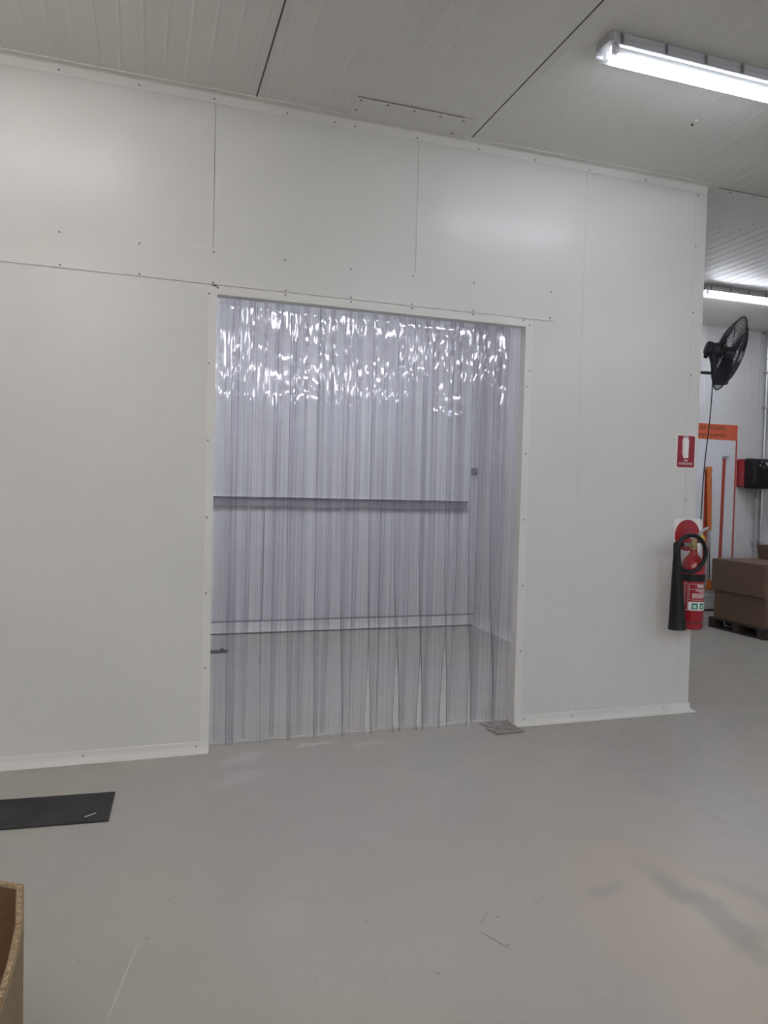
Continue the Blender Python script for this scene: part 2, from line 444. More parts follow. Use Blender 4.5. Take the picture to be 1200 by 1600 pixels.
def cover_plate(x0, x1, y0, y1, riv):
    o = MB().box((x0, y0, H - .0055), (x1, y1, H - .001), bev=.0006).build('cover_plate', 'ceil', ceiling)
    MB().box((x0 + .004, y0 - .003, H - .004), (x1 - .06, y0 + .001, H - .0012)).build('sealant_shade_line', 'joint', o)  # dark strip draws the plate's shaded front edge in colour
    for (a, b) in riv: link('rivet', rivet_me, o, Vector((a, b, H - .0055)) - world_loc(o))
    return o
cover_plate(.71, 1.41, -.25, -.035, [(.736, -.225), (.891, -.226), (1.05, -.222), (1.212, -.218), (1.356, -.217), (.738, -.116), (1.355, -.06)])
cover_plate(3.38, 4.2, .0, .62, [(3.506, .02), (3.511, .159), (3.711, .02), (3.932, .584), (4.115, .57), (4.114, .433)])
hook = empty('ceiling_hook', (2.587, -.678, H)); tag(hook, 'tiny pale ceiling anchor with a dark screw near the long batten light', 'hook')
MB().lathe([(.010, 0), (.010, .003), (.006, .005), (.005, .010), (.0001, .010)], (2.583, -.70, H - .0022), (0, 0, -1), 12).build('anchor', 'white_plastic', hook, True)
MB().lathe([(.007, 0), (.007, .004), (.004, .012), (.0001, .012)], (2.592, -.655, H - .0022), (0, 0, -1), 10).build('screw', 'dark', hook, True)

# ------------------------------------------------------------------ partition wall with doorway (front face y = 0)
wf = empty('wall_front'); struct(wf)
def panel_xz(poly, y0=0.0, y1=WT, mat='panel', parent=wf, name='panel', g=.0012):
    cx = sum(p[0] for p in poly) / len(poly); cz = sum(p[1] for p in poly) / len(poly)
    q = []
    for i, (a, b) in enumerate(poly):
        q.append((a + (g if a < cx else -g), b + (g if b < cz else -g)))
    return MB().prism(q, 'y', y0, y1).build(name, mat, parent)
def R(x0, x1, z0, z1): return [(x0, z0), (x1, z0), (x1, z1), (x0, z1)]
panel_xz(R(-3.595, -2.405, 0, H)); panel_xz(R(-2.405, -1.215, 0, H))
panel_xz(R(-1.215, -.025, 2.70, H)); panel_xz(R(-1.215, 0, 0, 2.70))
panel_xz(R(-.025, 1.165, DH, H))
panel_xz([(1.165, DH), (DW, DH), (DW, 0), (2.33, 0), (2.33, H), (1.165, H)], g=.0005)
panel_xz(R(2.33, XC, 0, H), g=.0004)
MB().box((-3.59, .02, 2.71), (2.32, WT - .01, H - .01)).build('panel_core', 'joint', wf)
MB().box((-3.59, .02, .02), (-.02, WT - .01, 2.7)).build('panel_core', 'joint', wf)
MB().box((DW + .02, .02, .02), (XC - .02, WT - .01, 2.7)).build('panel_core', 'joint', wf)
# header flashing plate over the panel joints
hf = MB().box((-3.55, -.006, 2.606), (2.113, 0, 2.802), bev=.0025).build('flashing', 'panel', wf)
screws(hf, [(-1.19, 2.79), (-.803, 2.788), (-.41, 2.780), (-.021, 2.783), (.374, 2.785), (.762, 2.781), (1.149, 2.784), (1.549, 2.789), (2.094, 2.789),
            (-1.19, 2.62), (-.798, 2.620), (-.407, 2.617), (-.022, 2.616), (.381, 2.615), (.766, 2.617), (1.146, 2.616), (1.551, 2.618), (2.088, 2.624)], -.006)
# doorway trims (folded angle: face + reveal)
def folded(name, face, reveal, mat='trim'):
    m = MB(); m.box(*face, bev=.0008); m.box(*reveal)
    return struct(m.build(name, mat))
tl_ = folded('trim_1', ((-.048, -.003, .0), (0, 0, DH + .04)), ((-.002, -.002, 0), (.001, WT + .004, DH)))
screws(tl_, [(-.041, 2.554), (-.038, 2.172), (-.034, 1.748), (-.033, 1.321), (-.030, .896), (-.028, .478)], -.003)
tt_ = folded('trim_2', ((-.002, -.0026, DH), (DW + .002, 0, 2.6035)), ((0, -.002, DH - .001), (DW, WT + .004, DH + .002)))
screws(tt_, [(.004, 2.592), (.381, 2.592), (.767, 2.593), (1.15, 2.593), (1.551, 2.595), (1.902, 2.595)], -.0026)
tr_ = folded('trim_3', ((DW, -.003, .0), (DW + .05, 0, DH + .04)), ((DW - .001, -.002, 0), (DW + .002, WT + .004, DH)))
screws(tr_, [(1.945, 2.567), (1.956, 2.278), (1.945, 2.179), (1.946, 1.752), (1.947, 1.33), (1.953, .906), (1.954, .484)], -.003)
# flashing at the outside corner and along the ceiling
tc_ = MB(); tc_.box((3.195, -.0025, .05), (XC + .002, 0, 3.60), bev=.0008); tc_.box((XC, -.002, .05), (XC + .0025, .09, 3.60))
tc_ = struct(tc_.build('trim_4', 'panel'))
screws(tc_, [(3.212, 3.57), (3.205, 3.222), (3.205, 2.772), (3.205, 2.342), (3.205, 1.478), (3.205, 1.05)], -.0025)
ta_ = MB(); ta_.box((-3.59, -.0028, 3.588), (XC + .002, 0, H), bev=.0008)
ta_ = struct(ta_.build('trim_5', 'trim'))
MB().prism([(-.0028, H - .010), (-.0028, H), (-.046, H), (-.046, H - .0045), (-.040, H - .005), (-.012, H - .006)], 'x', -3.59, XC + .002).build('ceiling_angle', 'ceil', ta_)
screws(ta_, [(-1.2, 3.612), (-.815, 3.612), (-.422, 3.611), (-.033, 3.610), (.37, 3.606), (.646, 3.605), (.768, 3.603), (1.154, 3.602), (1.558, 3.603), (1.949, 3.603), (2.35, 3.603), (2.78, 3.603)], -.0028)
# coved skirting
SK = [(0.0, .062), (-.006, .062), (-.008, .058), (-.009, .035), (-.013, .020), (-.022, .010), (-.036, .004), (-.036, 0.0), (0.0, 0.0)]
def skirt(path, name, closed_ends=True):
    # path: list of (x, y, nx, ny): a corner point and its outward (mitred) direction
    m = MB(); k = len(SK); vs = []
    for (x, y, nx_, ny_) in path:
        for (d, z) in SK: vs.append((x + nx_ * -d, y + ny_ * -d, z))
    fs = []
    for i in range(len(path) - 1):
        for j in range(k): fs.append((i * k + j, i * k + (j + 1) % k, (i + 1) * k + (j + 1) % k, (i + 1) * k + j))
    fs += [tuple(range(k)), tuple((len(path) - 1) * k + j for j in range(k))]
    m.add(vs, fs); return struct(m.build(name, 'trim'))
bl_ = skirt([(-3.59, 0, 0, -1), (-.004, 0, 0, -1)], 'baseboard_left')
screws(bl_, [(-1.3, .036), (-.655, .036), (-.07, .038)], -.0085)
br_ = skirt([(DW + .004, 0, 0, -1), (XC + .0025, 0, 1.35, -1), (XC + .0025, BACK - .07, 1, 0)], 'baseboard_right')
screws(br_, [(1.99, .04), (2.35, .036), (3.08, .036)], -.0085)

# end wall of the enclosed room, its far-left wall, and the long back wall
we = MB().box((XC - .075, WT + .001, 0), (XC, BACK - .001, H)); struct(we.build('wall_end', 'panel'))
wl = MB().box((-3.595, WT + .001, 0), (-3.52, BACK - .001, H)); struct(wl.build('wall_partition', 'panel'))
wb = empty('wall_back', (0, BACK, 0)); struct(wb)
MB().box((X0 - .1, BACK + .012, 0), (X1 + .1, BACK + .1, H)).build('panel_core', 'joint', wb)
bx = [X0, -4.18, -2.93, -1.68, -.43, .82, 2.07, XC - .04]
for a, b in zip(bx[:-1], bx[1:]):
    g = .004
    MB().box((a + g, BACK, 0.0), (b - g, BACK + .02, 1.33)).build('panel', 'backpanel', wb)
    MB().box((a + .0005, BACK, 1.3305), (b - .0005, BACK + .02, H)).build('panel', 'backpanel', wb)
bx = [XC - .04, 4.44, 5.63, 6.02, 7.14, 7.9, X1]
def ribbed_panel(a, b):
    n = 8; p = (b - a) / n; pts = [(a + .002, 0)]
    for i in range(1, n): c = a + i * p; pts += [(c - .008, 0), (c - .003, -.002), (c + .003, -.002), (c + .008, 0)]
    pts += [(b - .002, 0), (b - .002, .02), (a + .002, .02)]
    MB().prism([(px, BACK + py) for px, py in pts], 'z', 0, H).build('panel', 'backpanel', wb)
for a, b in zip(bx[:-1], bx[1:]): ribbed_panel(a, b)
struct(MB().box((X0 - .1, Y0, 0), (X0, BACK, H)).build('wall_left', 'panel'))
struct(MB().box((X1, Y0, 0), (X1 + .1, BACK, H)).build('wall_right', 'panel'))
struct(MB().box((X0 - .1, Y0 - .1, 0), (X1 + .1, Y0, H)).build('wall_rear', 'panel'))
# skirting inside the enclosed room
def skirt_in(name, x0, y0, x1, y1, nx_, ny_):
    m = MB(); P = [(0.0, .115), (.008, .115), (.012, .06), (.02, .03), (.045, .006), (.045, 0), (0, 0)]; k = len(P)
    vs = [(x0 + nx_ * d, y0 + ny_ * d, z) for d, z in P] + [(x1 + nx_ * d, y1 + ny_ * d, z) for d, z in P]
    m.add(vs, [(j, (j + 1) % k, k + (j + 1) % k, k + j) for j in range(k)] + [tuple(range(k)), tuple(range(k, 2 * k))])
    return struct(m.build(name, 'trim'))
sk_ = skirt_in('baseboard_back', -3.52, BACK, XC - .075, BACK, 0, -1)
MB().box((-3.5, BACK - .010, .113), (XC - .08, BACK - .0005, .130)).build('sealant_shade_line', 'rail_grey', sk_)
MB().box((-3.5, BACK - .056, .0), (XC - .08, BACK - .044, .013)).build('sealant_shade_line', 'dark', sk_)
skirt_in('baseboard_end', XC - .075, WT, XC - .075, BACK, -1, 0)
# kerb along the back wall of the packing area
kb = MB().prism([(BACK, .105), (BACK - .07, .105), (BACK - .075, .27), (BACK - .055, .30), (BACK, .315)], 'x', XC + .01, X1 - .01)
kb = struct(kb.build('baseboard_kerb', 'kerb'))
MB().box((XC + .01, BACK - .055, .08), (X1 - .01, BACK, .105)).build('strip', 'brown', kb)  # narrow dark brown band between kerb and plinth
MB().prism([(BACK, 0), (BACK - .062, 0), (BACK - .05, .08), (BACK, .08)], 'x', XC + .01, X1 - .01).build('plinth', 'kerb', kb)

# ------------------------------------------------------------------ fluorescent batten lights
LAMP_L = 1.28
def make_lamp(near_off=False, tube='tube_on'):
    root = empty('batten_light', (0, 0, H))
    def hexprof(y0, y1, z0, z1, n=7):   # housing section
        return [(-y0, z0), (-y1, z1), (y1, z1), (y0, z0)]
    m = MB(); m.prism([(-.062, 0), (-.066, -.030), (-.073, -.038), (-.073, -.058), (-.068, -.058), (-.068, -.046), (.068, -.046), (.068, -.058), (.073, -.058), (.073, -.038), (.066, -.030), (.062, 0)], 'x', .012, LAMP_L - .012)
    m.box((.0, -.055, -.045), (.02, .055, -.004), bev=.004); m.box((LAMP_L - .02, -.055, -.045), (LAMP_L, .055, -.004), bev=.004)
    m.build('housing', 'grey_plastic', root, local=True)
    # diffuser: open-topped rounded shell with fine ribs
    prof = []
    k = 14
    for i in range(k + 1):
        t = math.pi * i / k
        y = -math.cos(t) * .071; z = -.046 - (math.sin(t) ** .55) * .052
        rib = .0012 if i % 2 else 0.0
        prof.append((y * (1 - rib * 6), z + rib))
    m = MB(); vs = []; xs = [(.0, .72, .55), (.006, .9, .85), (.022, 1, 1), (LAMP_L - .022, 1, 1), (LAMP_L - .006, .9, .85), (LAMP_L, .72, .55)]
    for (xx, sy, sz) in xs:
        for (y, z) in prof: vs.append((xx, y * sy, -.046 + (z + .046) * sz))
    n = len(prof); fs = []
    for a in range(len(xs) - 1):
        for j in range(n - 1): fs.append((a * n + j, a * n + j + 1, (a + 1) * n + j + 1, (a + 1) * n + j))
    fs += [tuple(range(n)), tuple((len(xs) - 1) * n + j for j in range(n))]
    m.add(vs, fs); m.build('diffuser', 'diffuser', root, local=True)
    for sgn in (-1, 1):
        for xx in (.055, .30, .53, .75, .98, 1.225):
            MB().box((xx - .008, sgn * .0745 - .003, -.056), (xx + .008, sgn * .0745 + .003, -.012), bev=.0015).build('clip', 'clip', root, local=True)
    for sgn in (-1, 1):
        off = near_off and sgn < 0
        MB().cyl((.055, sgn * .034, -.064), (LAMP_L - .055, sgn * .034, -.064), .0128, n=10).build('tube', 'tube_off' if off else tube, root, True, local=True)
        for xx in (.035, LAMP_L - .060):
            MB().box((xx, sgn * .034 - .014, -.085), (xx + .025, sgn * .034 + .014, -.047), bev=.003).build('lamp_holder', 'white_plastic', root, local=True)
    return root
l1 = make_lamp(True, 'tube_cool_dim'); l1.location = (1.64, -1.165, H - .0022)
tag(l1, 'nearest white batten light with clear ribbed diffuser at the upper right of the ceiling', 'light', 'fluorescent batten lights')
l2 = make_lamp(False); l2.location = (4.98, 1.965, H - .0022)
tag(l2, 'far glowing batten light on the ceiling above the wall fan', 'light', 'fluorescent batten lights')
l3 = make_lamp(True, 'tube_warm_dim'); l3.location = (-1.66, -1.165, H - .0022)
tag(l3, 'batten light just out of view above the upper left of the doorway wall', 'light', 'fluorescent batten lights')
l4 = make_lamp(False, 'tube_warm'); l4.location = (-4.96, -1.165, H - .0022)
tag(l4, 'batten light out of the picture at the far left of the room', 'light', 'fluorescent batten lights')
def more_lamp(xx, yy, label, group, src=l4):
    c = copy_tree(src); c.location = (xx, yy, H - .0022); c['label'] = label; c['group'] = group
for xx, side in ((-1.5, 'left end'), (.3, 'middle'), (1.75, 'right end')):  # unseen lamps, added to brighten the view through the curtain
    more_lamp(xx, 1.0, 'unseen added batten light on the %s of the ceiling inside the enclosed room' % side, 'fluorescent batten lights', l2)
for yy in (-4.295, -7.425, -10.555):
    for xx in (-4.96, -1.66, 1.64, 4.98):
        row = {-4.295: 'nearest', -7.425: 'middle', -10.555: 'rearmost'}[yy]; place = {-4.96: 'far left', -1.66: 'left of centre', 1.64: 'right of centre', 4.98: 'far right'}[xx]
        more_lamp(xx, yy, 'batten light behind the viewer, %s row, %s' % (row, place), 'batten lights behind the viewer', l2 if xx > 1 else l4)

# ------------------------------------------------------------------ strip curtain
CY = .118
cur = empty('strip_curtain', (DW / 2, CY, 0)); tag(cur, 'clear vinyl strip curtain hanging in the doorway', 'curtain')
rl = MB(); rl.box((-.12, WT + .001, 2.600), (DW + .12, WT + .03, 2.66), bev=.003); rl.box((-.12, WT + .03, 2.615), (DW + .12, CY + .02, 2.625))
rl.build('hanging_rail', 'steel', cur)
ZT = 2.635
def smooth(a, b, t):
    t = max(0, min(1, (t - a) / (b - a))); return t * t * (3 - 2 * t)
def strip(xc, layer, k0, k1, seed, sway, zb, foot):
    w, th = .100, .0036
    nx_, nz_ = 26, 74
    zs = []
    for i in range(nz_ + 1):
        zs.append(ZT + (zb + .13 - ZT) * i / 56 if i <= 56 else zb + .13 * (1 - (i - 56) / 18))
    sg = -1 if layer == 0 else 1
    y0 = CY + (-.006 if layer == 0 else .006)
    def P(s, z):
        t = (ZT - z) / (ZT - zb)
        k = k0 + (k1 - k0) * smooth(.35, 1.0, t) ** 1.8
        k = max(k, .05); a = k * s
        x_ = math.sin(a) / k; d = (1 - math.cos(a)) / k
        top = 1 - smooth(.05, .5, t)
        q = Vector((s * 24 + seed * 13.7, z * .45, seed * 3.1))
        q2 = Vector((s * 42 + seed * 5.1, z * 3.2, seed * 7.7))
        amp = (.25 + .75 * top) * smooth(0, .04, t)
        wv = noise.noise(q) * .0075 * amp + noise.noise(q2) * .0010 * (amp + .2) + noise.noise(Vector((seed * 2.7, z * 1.3, 9.1))) * .016 * amp
        bot = smooth(.958, .975, t) * (1.0 if layer == 0 else .15)
        cr = (math.sin(s * 91713.7 + z * 53119.3 + seed * 17.1) * .0012 + noise.noise(Vector((s * 30 + seed, z * 16, seed * 2.3))) * .004) * bot
        fl_ = -foot * 110 * max(0.0, zb + .07 - z) ** 2
        x2 = xc + x_ + sway * smooth(.4, 1, t) + noise.noise(Vector((seed, z * 1.5, 4))) * .004 * t
        return Vector((x2, y0 + sg * d * .95 - sg * .3 * (1 - math.cos(k * w)) / k + wv + cr + fl_, z))
    m = MB(); g = []
    for z in zs:
        row = []
        for j in range(nx_ + 1): row.append(P(-w + 2 * w * j / nx_, z))
        g.append(row)
    front, back = [], []
    for i in range(nz_ + 1):
        for j in range(nx_ + 1):
            a = g[i][min(j + 1, nx_)] - g[i][max(j - 1, 0)]; b = g[min(i + 1, nz_)][j] - g[max(i - 1, 0)][j]
            nrm = b.cross(a).normalized()
            if nrm.y > 0: nrm = -nrm
            front.append(g[i][j] + nrm * th / 2); back.append(g[i][j] - nrm * th / 2)
    W_ = nx_ + 1; o = len(front)
    fs = []; ms = []
    for i in range(nz_):
        for j in range(nx_):
            a, b, c, d = i * W_ + j, i * W_ + j + 1, (i + 1) * W_ + j + 1, (i + 1) * W_ + j
            fs.append((a, d, c, b)); fs.append((o + a, o + b, o + c, o + d)); ms += [0, 0]
        for j in (0, nx_):
            a, d = i * W_ + j, (i + 1) * W_ + j
            fs.append((a, d, o + d, o + a) if j else (a, o + a, o + d, d)); ms.append(1)
    for j in range(nx_):
        a, b = nz_ * W_ + j, nz_ * W_ + j + 1
        fs.append((a, o + a, o + b, b)); ms.append(1)
        a, b = j, j + 1
        fs.append((a, b, o + b, o + a)); ms.append(1)
    me = bpy.data.meshes.new('strip'); off = world_loc(cur)
    me.from_pydata([tuple(p - off) for p in front + back], [], fs)
    me.materials.append(M['pvc']); me.materials.append(M['pvc_edge']); me.materials.append(M['pvc_scuffed'])
    ms = [2 if mi == 0 and layer == 0 and max(front[v % o].z for v in f) < zb + .095 else mi for f, mi in zip(fs, ms)]
    me.polygons.foreach_set('material_index', ms)
    me.polygons.foreach_set('use_smooth', [mi == 0 and not (layer == 0 and max(front[v % o].z for v in f) < zb + .095) for f, mi in zip(fs, ms)])
    me.update()
    return link('strip', me, cur)
rs = random.Random(11)
# (centre x, layer): front layer every 0.16 m, rear layer between them
front_x = [.05 + .1655 * i for i in range(12)]
rear_x = [.13 + .1655 * i for i in range(11)] + [1.90]
for i, xx in enumerate(rear_x):
    strip(xx + rs.uniform(-.012, .012), 1, rs.uniform(.4, 1.6), rs.uniform(4, 9), 40 + i, rs.uniform(-.015, .015), rs.uniform(.003, .014), 0.0)
for i, xx in enumerate(front_x):
    kk = rs.uniform(7, 11) if xx < .8 else rs.uniform(13, 18)
    strip(xx + rs.uniform(-.012, .012), 0, rs.uniform(.4, 1.8), kk, i, rs.uniform(-.015, .015), rs.uniform(.002, .006), rs.uniform(.022, .036))

# things seen through the curtain
rail = empty('bumper_rail', (0, BACK, 1.3)); tag(rail, 'long grey wall rail seen through the strip curtain', 'rail')
MB().box((-3.5, BACK - .05, 1.296), (3.07, BACK, 1.392), bev=.004).build('rail_body', 'rail_grey', rail)
MB().box((-3.5, BACK - .075, 1.384), (3.072, BACK, 1.394), bev=.002).build('rail_lip', 'dark', rail)
MB().box((-3.5, BACK - .035, 1.394), (3.05, BACK, 1.405), bev=.002).build('rail_lit_edge', 'white_plastic', rail)  # white strip puts the grey rail's lit top edge into its colour
sb_ = empty('switch_box', (3.155, BACK, 1.68)); tag(sb_, 'small dark switch box in the back corner behind the curtain', 'switch')
MB().box((3.125, BACK - .04, 1.685), (3.185, BACK, 1.765), bev=.004).build('case', 'dark', sb_)
MB().box((3.143, BACK - .05, 1.715), (3.167, BACK - .038, 1.738), bev=.003).build('button', 'rail_grey', sb_)
of = empty('timber_offcut', (.29, 2.48, 0)); tag(of, 'small dark offcut lying on the floor behind the curtain at left', 'offcut')
MB().prism([(.20, 2.46), (.38, 2.475), (.385, 2.52), (.30, 2.53), (.20, 2.50)], 'z', .0, .022).build('block', 'dark', of)
MB().cyl((.33, 2.49, .022), (.33, 2.49, .04), .02, .012, 10).build('knob', 'dark', of)

# torn floor patch beside the right jamb
pm = MB(); g = []; n_a, n_b = 12, 14
for i in range(n_a + 1):
    for j in range(n_b + 1):
        u, v = i / n_a, j / n_b
        xx = 1.725 + .20 * u + (.03 * noise.noise(Vector((v * 4, 1, 0))) if i in (0,) else 0) - .07 * (1 - v) * (1 - u) * 0
        yy = -.138 + .235 * v
        xx += .05 * (v ** 2) * (1 - u) * noise.noise(Vector((u * 3, v * 5, 2)))
        zz = .0045 + .004 * abs(noise.noise(Vector((u * 5, v * 6, 7)))) + .004 * (1 - v) ** 3
        g.append((xx, yy, zz))
W_ = n_b + 1
fs = [(i * W_ + j, (i + 1) * W_ + j, (i + 1) * W_ + j + 1, i * W_ + j + 1) for i in range(n_a) for j in range(n_b)]
pm.add(g, fs); o = len(g)
pm.add([(a, b, c - .004) for a, b, c in g], [f[::-1] for f in fs])
rim = [i * W_ for i in range(n_a + 1)] + [n_a * W_ + j for j in range(1, n_b + 1)] + [i * W_ + n_b for i in range(n_a - 1, -1, -1)] + [j for j in range(n_b - 1, 0, -1)]
for a, b in zip(rim, rim[1:] + rim[:1]): pm.f.append([a, o + a, o + b, b]); pm.m.append(0)
pt = pm.build('floor_patch', 'patch'); tag(pt, 'torn dirty vinyl patch on the floor at the right foot of the doorway', 'floor patch')

# ------------------------------------------------------------------ rubber mat and carton bin in the foreground
mt = empty('rubber_mat', (-1.2, -.59, 0)); tag(mt, 'black rubber mat lying on the grey floor at left', 'mat')
MB().prism([(-.479, -.461), (-2.0, -.355), (-1.98, -.672), (-.498, -.777)], 'z', 0.0, .007).build('sheet', 'rubber', mt)
MB().prism([(-.60, -.715), (-.555, -.685), (-.552, -.689), (-.597, -.719)], 'z', .007, .0085).build('fleck', 'paper', mt)
bin_ = empty('cardboard_bin', (-1.1, -2.6, 0)); tag(bin_, 'open thick-walled cardboard bin at the lower left corner', 'box')
BO = [(-.630, -2.327), (-.96, -2.125), (-1.5, -2.125), (-1.84, -2.35), (-1.84, -2.88), (-1.5, -3.12), (-.95, -3.12), (-.620, -2.95), (-.605, -2.74), (-.603, -2.62), (-.608, -2.49)]
HB = .55
def inset(poly, d):
    n = len(poly); out = []
    for i in range(n):
        p0, p1, p2 = Vector(poly[i - 1]), Vector(poly[i]), Vector(poly[(i + 1) % n])
        e1, e2 = (p1 - p0).normalized(), (p2 - p1).normalized()
        n1, n2 = Vector((-e1.y, e1.x)), Vector((-e2.y, e2.x))
        b = (n1 + n2).normalized(); out.append(tuple(p1 + b * d / max(.3, b.dot(n1))))
    return out
BI = inset(BO, .017)
def ring(m, po, pi, z0, z1, mo=0, mi=1, mt_=2):
    n = len(po); o = len(m.v)
    m.v += [Vector((x, y, z0)) for x, y in po] + [Vector((x, y, z1)) for x, y in po] + [Vector((x, y, z1)) for x, y in pi] + [Vector((x, y, z0)) for x, y in pi]
    for i in range(n):
        j = (i + 1) % n
        for q, mm in (((i, j, n + j, n + i), mo), ((n + i, n + j, 2 * n + j, 2 * n + i), mt_), ((2 * n + i, 2 * n + j, 3 * n + j, 3 * n + i), mi), ((3 * n + i, 3 * n + j, j, i), mo)):
            m.f.append([o + a for a in q]); m.m.append(mm)
m = MB(); ring(m, BO, BI, .0, HB - .004, 0, 1, 0); m.build('wall', ['bin_card', 'card_in', 'chip'], bin_)
m = MB(); ring(m, inset(BO, .004), inset(BO, .0145), HB - .004, HB + .002, 0, 1, 0); m.build('core_edge', ['chip', 'chip'], bin_)
m = MB(); ring(m, BO, inset(BO, .0035), HB - .004, HB, 0, 0, 0); m.build('outer_liner', ['bin_card'], bin_)
MB().prism(BI, 'z', 0, .02).build('bottom', 'card_in', bin_)

# ------------------------------------------------------------------ fire extinguisher sign
sg = empty('fire_sign', (3.19, 0, 1.70)); tag(sg, 'red rectangular fire extinguisher sign on the white wall above the extinguisher', 'sign')
def rrect(x0, x1, z0, z1, r, n=5):
    out = []
    for cx, cz, a0 in ((x1 - r, z0 + r, -90), (x1 - r, z1 - r, 0), (x0 + r, z1 - r, 90), (x0 + r, z0 + r, 180)):
        for i in range(n + 1):
            a = math.radians(a0 + 90 * i / n); out.append((cx + r * math.cos(a), cz + r * math.sin(a)))
    return out
MB().prism(rrect(3.110, 3.268, 1.700, 1.932, .006), 'y', -.003, 0).build('plate', 'white_sign', sg)
MB().prism(rrect(3.117, 3.261, 1.707, 1.925, .010), 'y', -.0036, -.003).build('red_field', 'red_sign', sg)
pic = MB(); pic.prism([(3.166, 1.772), (3.209, 1.772), (3.211, 1.895), (3.203, 1.905), (3.196, 1.912), (3.180, 1.912), (3.172, 1.905), (3.164, 1.895)], 'y', -.0042, -.0036)
pic.prism([(3.157, 1.790), (3.162, 1.790), (3.162, 1.893), (3.170, 1.914), (3.196, 1.917), (3.212, 1.908), (3.212, 1.912), (3.196, 1.922), (3.167, 1.919), (3.157, 1.895)], 'y', -.0042, -.0036)
pic.build('pictogram', 'white_sign', sg)
wall_text('FIRE', .020, 3.189, -.0040, 1.747, 'white_sign', sg, 'CENTER', .95)
wall_text('EXTINGUISHER', .021, 3.189, -.0040, 1.725, 'white_sign', sg, 'CENTER', .80)
screws(sg, [(3.189, 1.919), (3.189, 1.711)], -.0036)
# round locator disc behind the extinguisher
dsc = empty('locator_sign', (3.226, 0, 1.12)); tag(dsc, 'round red disc on a white plate behind the extinguisher valve', 'sign')
MB().prism(rrect(3.112, 3.340, 1.120, 1.352, .01), 'y', -.004, 0).build('plate', 'white_sign', dsc)
MB().prism([(3.226 + .106 * math.cos(2 * math.pi * i / 40), 1.236 + .110 * math.sin(2 * math.pi * i / 40)) for i in range(40)], 'y', -.0048, -.004).build('red_disc', 'red_paint', dsc)
wall_text('CO2', .024, 3.226, -.0052, 1.262, 'red_sign', dsc, 'CENTER')

# ------------------------------------------------------------------ fire extinguisher
EX, EY, EZ = 3.197, -.105, .605
ex = empty('fire_extinguisher', (EX, EY, EZ)); tag(ex, 'red fire extinguisher with black horn and looped hose hung on the wall corner', 'extinguisher')
ER = .078
prof = [(.055, 0), (.070, .004), (ER, .018), (ER, .415), (.076, .435), (.070, .455), (.060, .473), (.046, .490), (.034, .503), (.027, .514), (.024, .526), (.024, .545), (.0001, .545)]
MB().lathe(prof, (EX, EY, EZ), n=36).build('cylinder', 'red_paint', ex, True)
MB().lathe([(ER, 0), (ER + .0008, .001), (ER + .0008, .005), (ER, .006)], (EX, EY, EZ + .048), n=36).build('base_ring', 'black_print', ex, True)
MB().lathe([(ER, 0), (ER + .002, .002), (ER + .002, .046), (ER, .048)], (EX, EY, EZ + .330), n=36).build('strap', 'black_plastic', ex, True)
wb_ = MB(); wb_.box((EX - .03, EY + .06, EZ + .30), (EX + .03, -.0005, EZ + .41), bev=.004); wb_.build('bracket', 'black_plastic', ex)
vm = MB(); vm.lathe([(.026, 0), (.026, .02), (.019, .024), (.019, .06), (.014, .068), (.0001, .068)], (EX, EY, EZ + .543), n=18)
vm.cyl((EX - .085, EY - .012, EZ + .575), (EX, EY, EZ + .575), .011, n=12)
vb = vm.build('valve', 'brass', ex, True)
MB().cyl((EX - .105, EY - .015, EZ + .575), (EX - .05, EY - .008, EZ + .575), .015, n=6).build('nut', 'chrome', ex)
hm = MB(); hm.prism([(EX - .02, EZ + .612), (EX + .02, EZ + .618), (EX + .075, EZ + .668), (EX + .115, EZ + .690), (EX + .112, EZ + .698), (EX + .07, EZ + .678), (EX + .015, EZ + .632), (EX - .02, EZ + .626)], 'y', EY - .010, EY + .010)
hm.build('lever', 'chrome', ex)
hm = MB(); hm.prism([(EX + .015, EZ + .590), (EX + .085, EZ + .582), (EX + .10, EZ + .590), (EX + .015, EZ + .602)], 'y', EY - .009, EY + .009); hm.build('carry_handle', 'black_plastic', ex)
MB().prism([(EX + .03, EZ + .60), (EX + .075, EZ + .605), (EX + .06, EZ + .642), (EX + .03, EZ + .640)], 'y', EY - .024, EY - .0205).build('tag', 'yellow', ex)
MB().tube([(EX - .01, EY - .022, EZ + .585), (EX - .014, EY - .026, EZ + .61), (EX - .006, EY - .027, EZ + .63), (EX + .006, EY - .026, EZ + .62), (EX + .004, EY - .022, EZ + .60)], .0025, 6, closed=True).build('pin_ring', 'chrome', ex, True)
# hose loop from the valve round the front and into the horn
HC = Vector((3.088, -.205, 1.128))
def hose_path():
    P = []
    # start at horn top, climb, loop over clockwise, finish behind the horn at the lower left
    P.append(Vector((2.975, -.185, 1.05)))
    for i in range(31):
        a = math.radians(180 - 320 * i / 30)
        P.append(HC + Vector((math.cos(a) * .120, .0, math.sin(a) * .122)))
    P.append(Vector((2.995, -.17, 1.09)))
    P.append(Vector((3.01, -.15, 1.15))); P.append(Vector((3.045, -.13, 1.178))); P.append(Vector((EX - .105, EY - .015, EZ + .575)))
    return P
MB().tube(hose_path(), .0135, 10).build('hose', 'black_plastic', ex, True)
MB().lathe([(.014, 0), (.022, .010), (.024, .10), (.031, .20), (.045, .40), (.056, .575), (.059, .582), (.053, .582), (.0001, .45)], (2.985, -.19, 1.205), (.055, .01, -1), n=28).build('horn', 'black_plastic', ex, True)
